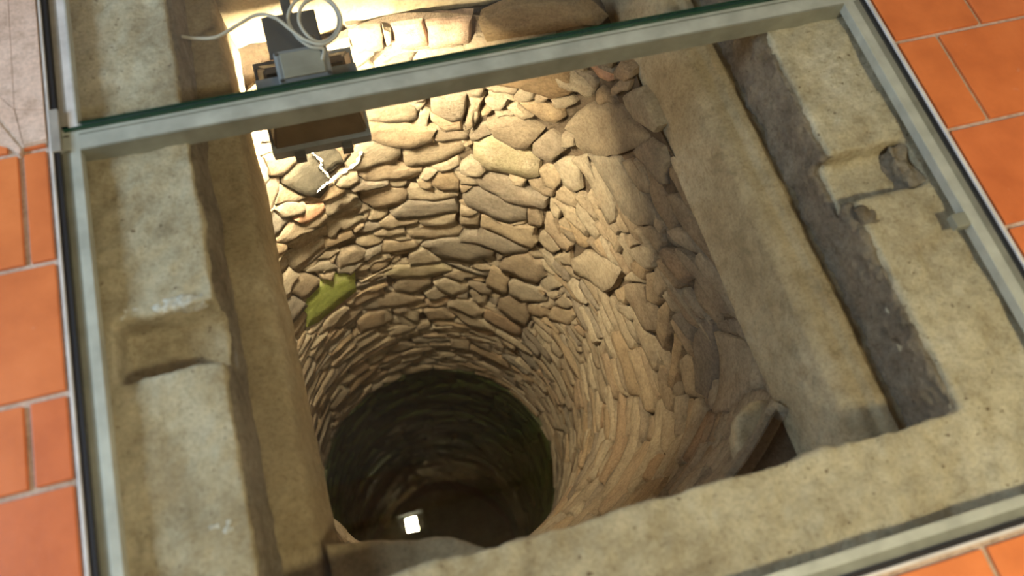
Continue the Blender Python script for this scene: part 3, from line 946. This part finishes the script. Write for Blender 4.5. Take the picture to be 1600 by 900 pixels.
# water ------------------------------------------------------------
bm = bmesh.new()
prism(bm, [wpos(2*math.pi*k/96, ZW, .004)[:2] for k in range(96)], ZW-.012, ZW)
wat = obj('well_water', bm, glassy('still_water', (.74, .785, .66), f0=.024, rough=.004))
tag(wat, 'still dark green water at the bottom of the stone well', 'water')

# ------------------------------------------------------------------ floodlight in the well
FL = tag(empty('floodlight', (.005, 1.42, -.5)), 'grey and brown floodlight hanging inside the well, cable coiled on it', 'floodlight')
TL = R(19)
LM = Matrix.Translation((.005, 1.425, -.265)) @ Matrix.Rotation(R(0), 4, 'Z') @ Matrix.Rotation(TL, 4, 'X')
# local: x across, y towards the far wall, -z is the beam
def frus(bm, x, y, z0, x1, y1, z1, M):
    a = [bm.verts.new(M @ Vector(p)) for p in ((-x, -y, z0), (x, -y, z0), (x, y, z0), (-x, y, z0))]
    b = [bm.verts.new(M @ Vector(p)) for p in ((-x1, -y1, z1), (x1, -y1, z1), (x1, y1, z1), (-x1, y1, z1))]
    bm.faces.new(a[::-1]); bm.faces.new(b)
    for i in range(4): bm.faces.new((a[i], a[(i+1) % 4], b[(i+1) % 4], b[i]))
bm = bmesh.new(); frus(bm, .122, .114, -.083, .100, .060, .03, LM)
bmesh.ops.recalc_face_normals(bm, faces=bm.faces)
bmesh.ops.bevel(bm, geom=bm.edges[:], offset=.006, segments=2, affect='EDGES')
house = obj('housing', bm, M_lampbrown, FL)
bm = bmesh.new()
for a in ((-.128, .128, -.122, -.096), (-.128, .128, .096, .122), (-.128, -.104, -.096, .096), (.104, .128, -.096, .096)):
    box(bm, *a, -.142, -.084, M=LM)
fr = obj('front_frame', bm, M_lampgrey, FL)
for x in (-.062, .062):
    obj('latch', boxbm(x-.014, x+.014, -.140, -.118, -.155, -.100, M=LM, bevel=.002), M_lampdark, fr)
obj('bezel', boxbm(-.110, .110, -.100, .100, -.096, -.090, M=LM), M_lampdark, fr)
obj('lens', boxbm(-.052, .052, -.070, .070, -.101, -.0962, M=LM), lamp_emit('floodlight_lens', (1, .83, .58), FLOOD_STRENGTH), fr)
for s in (-1, 1):
    bm = boxbm(s*.118-.004, s*.118+.004, -.016, .016, -.07, .075, M=LM, bevel=.002)
    obj('bracket_arm', bm, M_lampgrey, FL)
obj('bracket_bar', boxbm(-.122, .122, -.016, .016, .071, .079, M=LM, bevel=.002), M_lampgrey, FL)
for k in range(5):
    obj('cooling_fin', boxbm(-.094, .094, -.05+k*.022, -.044+k*.022, .028, .046, M=LM), M_lampbrown, house)
gb = obj('gear_box', boxbm(-.066, .062, -.02, .062, .046, .118, M=LM, bevel=.008), M_lampgrey, FL)
obj('box_lid', boxbm(-.052, .048, -.010, .052, .117, .124, M=LM, bevel=.003), M_alu2, gb)
for x in (-.058, .054):
    for y in (-.012, .054):
        obj('screw', boxbm(x-.004, x+.004, y-.004, y+.004, .117, .121, M=LM, bevel=.001), M_lampdark, gb)
obj('mounting_plate', boxbm(-.075, .055, .064, .17, .06, .072, M=LM, bevel=.003), M_lampdark, FL)
obj('support_bar', boxbm(-.022, .002, .15, .375, .048, .060, M=LM, bevel=.002), M_lampdark, FL)
bm = bmesh.new(); tube(bm, [LM @ Vector((.03, .055, .10)), LM @ Vector((.03, .09, .10))], .011, 12)
obj('cable_gland', bm, M_lampdark, gb)

# cable
zc = -.105
cp = [P(283, 57, zc), P(305, 60, zc), P(338, 58, zc), P(370, 40, zc), P(402, 23, zc), P(430, 28, zc+.01), P(455, 47, zc+.012), P(478, 63, zc+.012), P(505, 69, zc+.012),
      P(526, 55, zc+.012), P(533, 30, zc+.015), P(520, 5, zc+.015), P(495, -4, zc+.015), P(473, 8, zc+.014), P(467, 32, zc+.012), P(480, 55, zc+.008), P(500, 66, zc+.002),
      P(522, 55, zc), P(529, 30, zc+.002), P(518, 6, zc+.002), P(490, -8, zc), P(462, 2, zc-.004), P(450, 28, zc-.006), P(462, 55, zc-.008), P(485, 73, zc-.01), P(505, 76, zc-.015), LM @ Vector((.045, .02, .122))]
bm = bmesh.new(); tube(bm, spline(cp, 7), .0043, 10)
tag(obj('power_cable', bm, M_cable, smooth=True), 'white power cable looping in a coil over the floodlight', 'cable')

# white mineral streaks on the slate below the lamp
def streak(px, r0):
    pts = []
    for x, y in px:
        h = wall_hit(x, y)
        pts.append(wpos(h[0], h[1], .017))
    pts = spline(pts, 6)
    bm = bmesh.new(); rr = random.Random(5)
    tube(bm, [p + Vector((rr.uniform(-1, 1), 0, rr.uniform(-1, 1)))*.003 for p in pts], [r0*rr.uniform(.4, 1.3) for _ in pts], 7)
    o = obj('mineral_crust', bm, M_calcite, WELL, True); o['label'] = 'white mineral crust running over the stones'
streak([(489, 296), (500, 285), (513, 277), (524, 268), (540, 259), (556, 246), (562, 232)], .0065)
streak([(481, 233), (490, 240), (498, 247), (496, 257), (505, 264), (509, 273)], .0045)

# ------------------------------------------------------------------ steel frame and glass panes
FRM = tag(empty('glazed_cover', (.4, 1.0, -.06)), 'glass floor of two clear panes in a weathered steel frame over the well', 'glass floor')
YB = 1.232                                           # seam between the two panes
def rail(x0, x1, y0, y1, along, lip=.006, gk=.018):
    """angle with an outer lip, black gasket and an inner bearing strip; inner side given by x1 (or y1)"""
    s = 1 if x1 > x0 else -1
    def strip(name, a, b, z0, z1, mat, parent, bev=.0015):
        if along == 'y':
            q = sorted((x0+s*a, x0+s*b)); return obj(name, boxbm(q[0], q[1], y0, y1, z0, z1, bevel=bev), mat, parent)
        t = 1 if y1 > y0 else -1
        q = sorted((y0+t*a, y0+t*b)); return obj(name, boxbm(x0, x1, q[0], q[1], z0, z1, bevel=bev), mat, parent)
    r_ = strip('rail', gk, .040, -.045, -.0135, M_alu2, FRM)
    strip('outer_lip', .000, lip, -.045, .003, M_alu, r_)
    strip('gasket', lip, gk, -.03, -.002, M_rubber, r_)
    strip('bearing_strip', .034 if gk > .013 else .028, .054, -.040, -.0132, M_alu, r_)
rail(FX0, FX0+.05, FY0, FY1, 'y')
rail(FX1, FX1-.05, FY0, FY1, 'y', .008, .012)
rail(FX0, FX1, FY0, FY0+.05, 'x', .007, .015)
rail(FX0, FX1, FY1, FY1-.05, 'x')
cb = obj('crossbar', boxbm(FX0+.02, FX1-.02, YB-.056, YB+.012, -.066, -.0135, bevel=.002), M_alu2, FRM)
obj('bearing_strip', boxbm(FX0+.02, FX1-.02, YB-.052, YB-.018, -.02, -.0130, bevel=.001), M_alu, cb)
obj('bearing_strip', boxbm(FX0+.02, FX1-.02, YB-.014, YB+.004, -.02, -.0130, bevel=.001), M_alu, cb)
q = P(68, 205)
obj('joint_plate', boxbm(FX0+.004, FX0+.022, YB-.06, YB+.045, -.012, .0035, bevel=.001), M_alu2, FRM)
q = P(1530, 337, -.02)
obj('clip', boxbm(FX1-.086, FX1-.05, q.y-.016, q.y+.016, -.034, -.0135, bevel=.002), M_alu2, FRM)
def pane(x0, x1, y0, y1, label, edge_y):
    o = obj('glass_pane', boxbm(x0, x1, y0, y1, -.012, 0.0), M_glass, FRM)
    o['label'] = label
    obj('pane_edge', boxbm(x0+.008, x1, edge_y[0], edge_y[1], -.0118, -.0002), M_glassedge, o)
pane(FX0+.019, FX1-.019, FY0+.019, YB-.006, 'large clear glass floor pane over the well and the front ledge', (YB-.0075, YB-.0062))
pane(FX0+.019+.035, FX1-.019, YB+.002, FY1-.019, 'clear glass floor pane over the floodlight with a dark green edge', (YB+.0022, YB+.0042))

# ------------------------------------------------------------------ ceiling lamp that lights the room
CL = tag(empty('ceiling_lamp_offscreen', CEIL_LAMP), 'round white ceiling lamp hanging over the floor in front of the well', 'lamp')
bm = bmesh.new(); tube(bm, [(CEIL_LAMP[0], CEIL_LAMP[1], RZ), (CEIL_LAMP[0], CEIL_LAMP[1], CEIL_LAMP[2]+.03)], .012, 12)
obj('rod', bm, M_lampgrey, CL)
bm = bmesh.new(); tube(bm, [(CEIL_LAMP[0], CEIL_LAMP[1], CEIL_LAMP[2]+.04), (CEIL_LAMP[0], CEIL_LAMP[1], CEIL_LAMP[2]+.035), (CEIL_LAMP[0], CEIL_LAMP[1], CEIL_LAMP[2]+.012)], [.03, .15, .18], 32)
obj('shade', bm, M_white, CL)
area_disc = math.pi*.16**2
bm = bmesh.new(); tube(bm, [(CEIL_LAMP[0], CEIL_LAMP[1], CEIL_LAMP[2]+.012), (CEIL_LAMP[0], CEIL_LAMP[1], CEIL_LAMP[2])], [.165, .16], 32)
obj('diffuser_offscreen', bm, lamp_emit('lamp_diffuser', (1, .80, .52), CEIL_POWER), CL)
